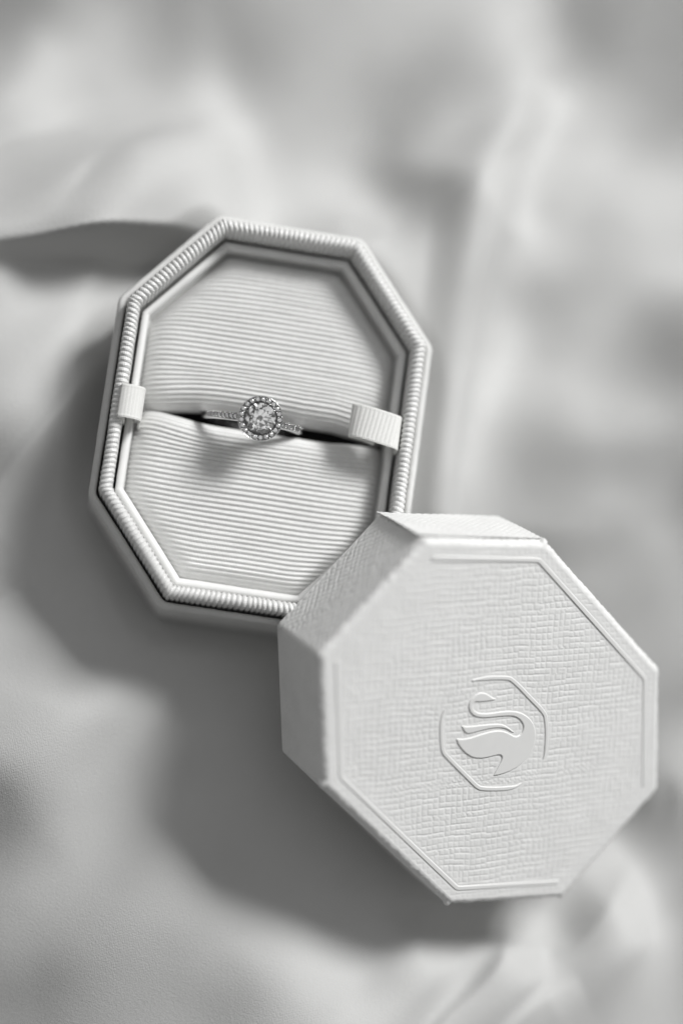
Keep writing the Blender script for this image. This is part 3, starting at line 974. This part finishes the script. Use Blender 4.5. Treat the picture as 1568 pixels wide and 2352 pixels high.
# the covering paper's overlap: a thin flap that ends at the corner and stands a little off it
def flap(i0, i1, z0, z1, off, over, name):
    a, b_ = OCT[i0], OCT[i1]
    e_ = (b_ - a) / np.linalg.norm(b_ - a); n_ = np.array([e_[1], -e_[0]])
    nu, nv = 120, 90
    L_ = np.linalg.norm(b_ - a) + over
    rows_ = []
    for side in (1, 0):
        for i in range(nu):
            t_ = (i / (nu - 1))
            for j in range(nv):
                z_ = z0 + (z1 - z0) * j / (nv - 1)
                lift = off * (0.35 + 0.65 * math.exp(-((1 - t_) / 0.10) ** 2)) * (0.7 + 0.3 * math.sin(z_ * 2.1))
                q_ = a + e_ * L_ * t_ + n_ * (0.010 + lift + 0.012 * side)
                z2 = z_ + (0 if j < nv - 1 else 0)
                rows_.append((q_[0], q_[1], z2))
    V_ = np.array(rows_).reshape(2, nu, nv, 3)
    gr = crackle(np.repeat(np.linspace(0, L_, nu)[:, None], nv, 1) + 30, np.repeat(np.linspace(z0, z1, nv)[None], nu, 0)) * 0.010
    gr += 0.012 * N2(np.linspace(0, 2.5, nu)[:, None] + 0 * gr, np.linspace(0, 2, nv)[None] + 0 * gr)
    V_[0, :, :, 0] += n_[0] * gr; V_[0, :, :, 1] += n_[1] * gr
    f1 = grid_faces(nu, nv); n1 = nu * nv
    rim_i = [(i, 0) for i in range(nu)] + [(nu - 1, j) for j in range(1, nv)] + [(i, nv - 1) for i in range(nu - 2, -1, -1)] + [(0, j) for j in range(nv - 2, 0, -1)]
    idx = [i * nv + j for i, j in rim_i]
    fs = [(idx[k], idx[(k + 1) % len(idx)], n1 + idx[(k + 1) % len(idx)], n1 + idx[k]) for k in range(len(idx))]
    F_ = np.vstack([f1, f1 + n1, np.array(fs)])
    return mesh_ob(name, V_.reshape(-1, 3), F_, mat_paper, lid)
flap(7, 0, 0.03, LID_H - 0.15, 0.034, 0.075, "paper_flap")
prof = [(0.16, 0.0), (0.16, LID_H - 0.2)]
V = sweep(OCT, prof, 0.02, 0.3, 2)
mesh_ob("lining", V.reshape(-1, 3), grid_faces(V.shape[0], V.shape[1], wrap_n=True), mat_inner, lid)
vb = inset(OCT, 0.155)
mesh_ob("inner_ceiling", np.c_[vb, np.full(8, LID_H - 0.2)], [tuple(range(8))], mat_inner, lid, False)

def raised(name, polys, height=0.017, bevel=0.012, label=None):
    """smooth raised shape with rounded shoulders, cut from closed outlines"""
    cu = bpy.data.curves.new(name, 'CURVE')
    cu.dimensions = '2D'
    cu.fill_mode = 'BOTH'
    for p in polys:
        sp = cu.splines.new('POLY')
        sp.points.add(len(p) - 1)
        for i, q in enumerate(p):
            sp.points[i].co = (q[0], q[1], 0, 1)
        sp.use_cyclic_u = True
    cu.extrude = height - bevel + 0.012
    cu.bevel_depth = bevel
    cu.bevel_resolution = 5
    cu.offset = -bevel * 1.0
    tmp = bpy.data.objects.new(name + "_tmp", cu)
    COL.objects.link(tmp)
    dg = bpy.context.evaluated_depsgraph_get()
    me = bpy.data.meshes.new_from_object(tmp.evaluated_get(dg))
    bpy.data.objects.remove(tmp)
    me.name = name
    n = len(me.vertices)
    co = np.zeros(n * 3, np.float32); me.vertices.foreach_get("co", co)
    co = co.reshape(-1, 3)
    co[:, 2] += LID_H - 0.012 + 0.02 * N1(co[:, 0] / 2.3 + 1, co[:, 1] / 2.3)
    me.vertices.foreach_set("co", (co * S).ravel())
    me.materials.clear(); me.materials.append(mat_emboss)
    me.polygons.foreach_set("use_smooth", [False] * len(me.polygons))
    ob = bpy.data.objects.new(name, me)
    COL.objects.link(ob)
    ob.parent = lid
    if label:
        ob["label"] = label
    return ob
raised("swan_emblem", [swan_polys[0]], 0.021, 0.0205, "raised swan figure")
raised("swan_wing", [swan_polys[1]], 0.020, 0.018)
for pth in arc_paths:
    t = np.linspace(0, 1, len(pth))
    w = 0.074 * np.clip(np.minimum(t, 1 - t) / 0.10, 0.12, 1) ** 0.7
    raised("emblem_outline", [stroke_outline(pth, w)], 0.017, 0.0165)
for pth in bord_paths:
    pth = resample(pth, 0.03)
    raised("border_line", [stroke_outline(pth, np.full(len(pth), 0.080))], 0.014, 0.0135)
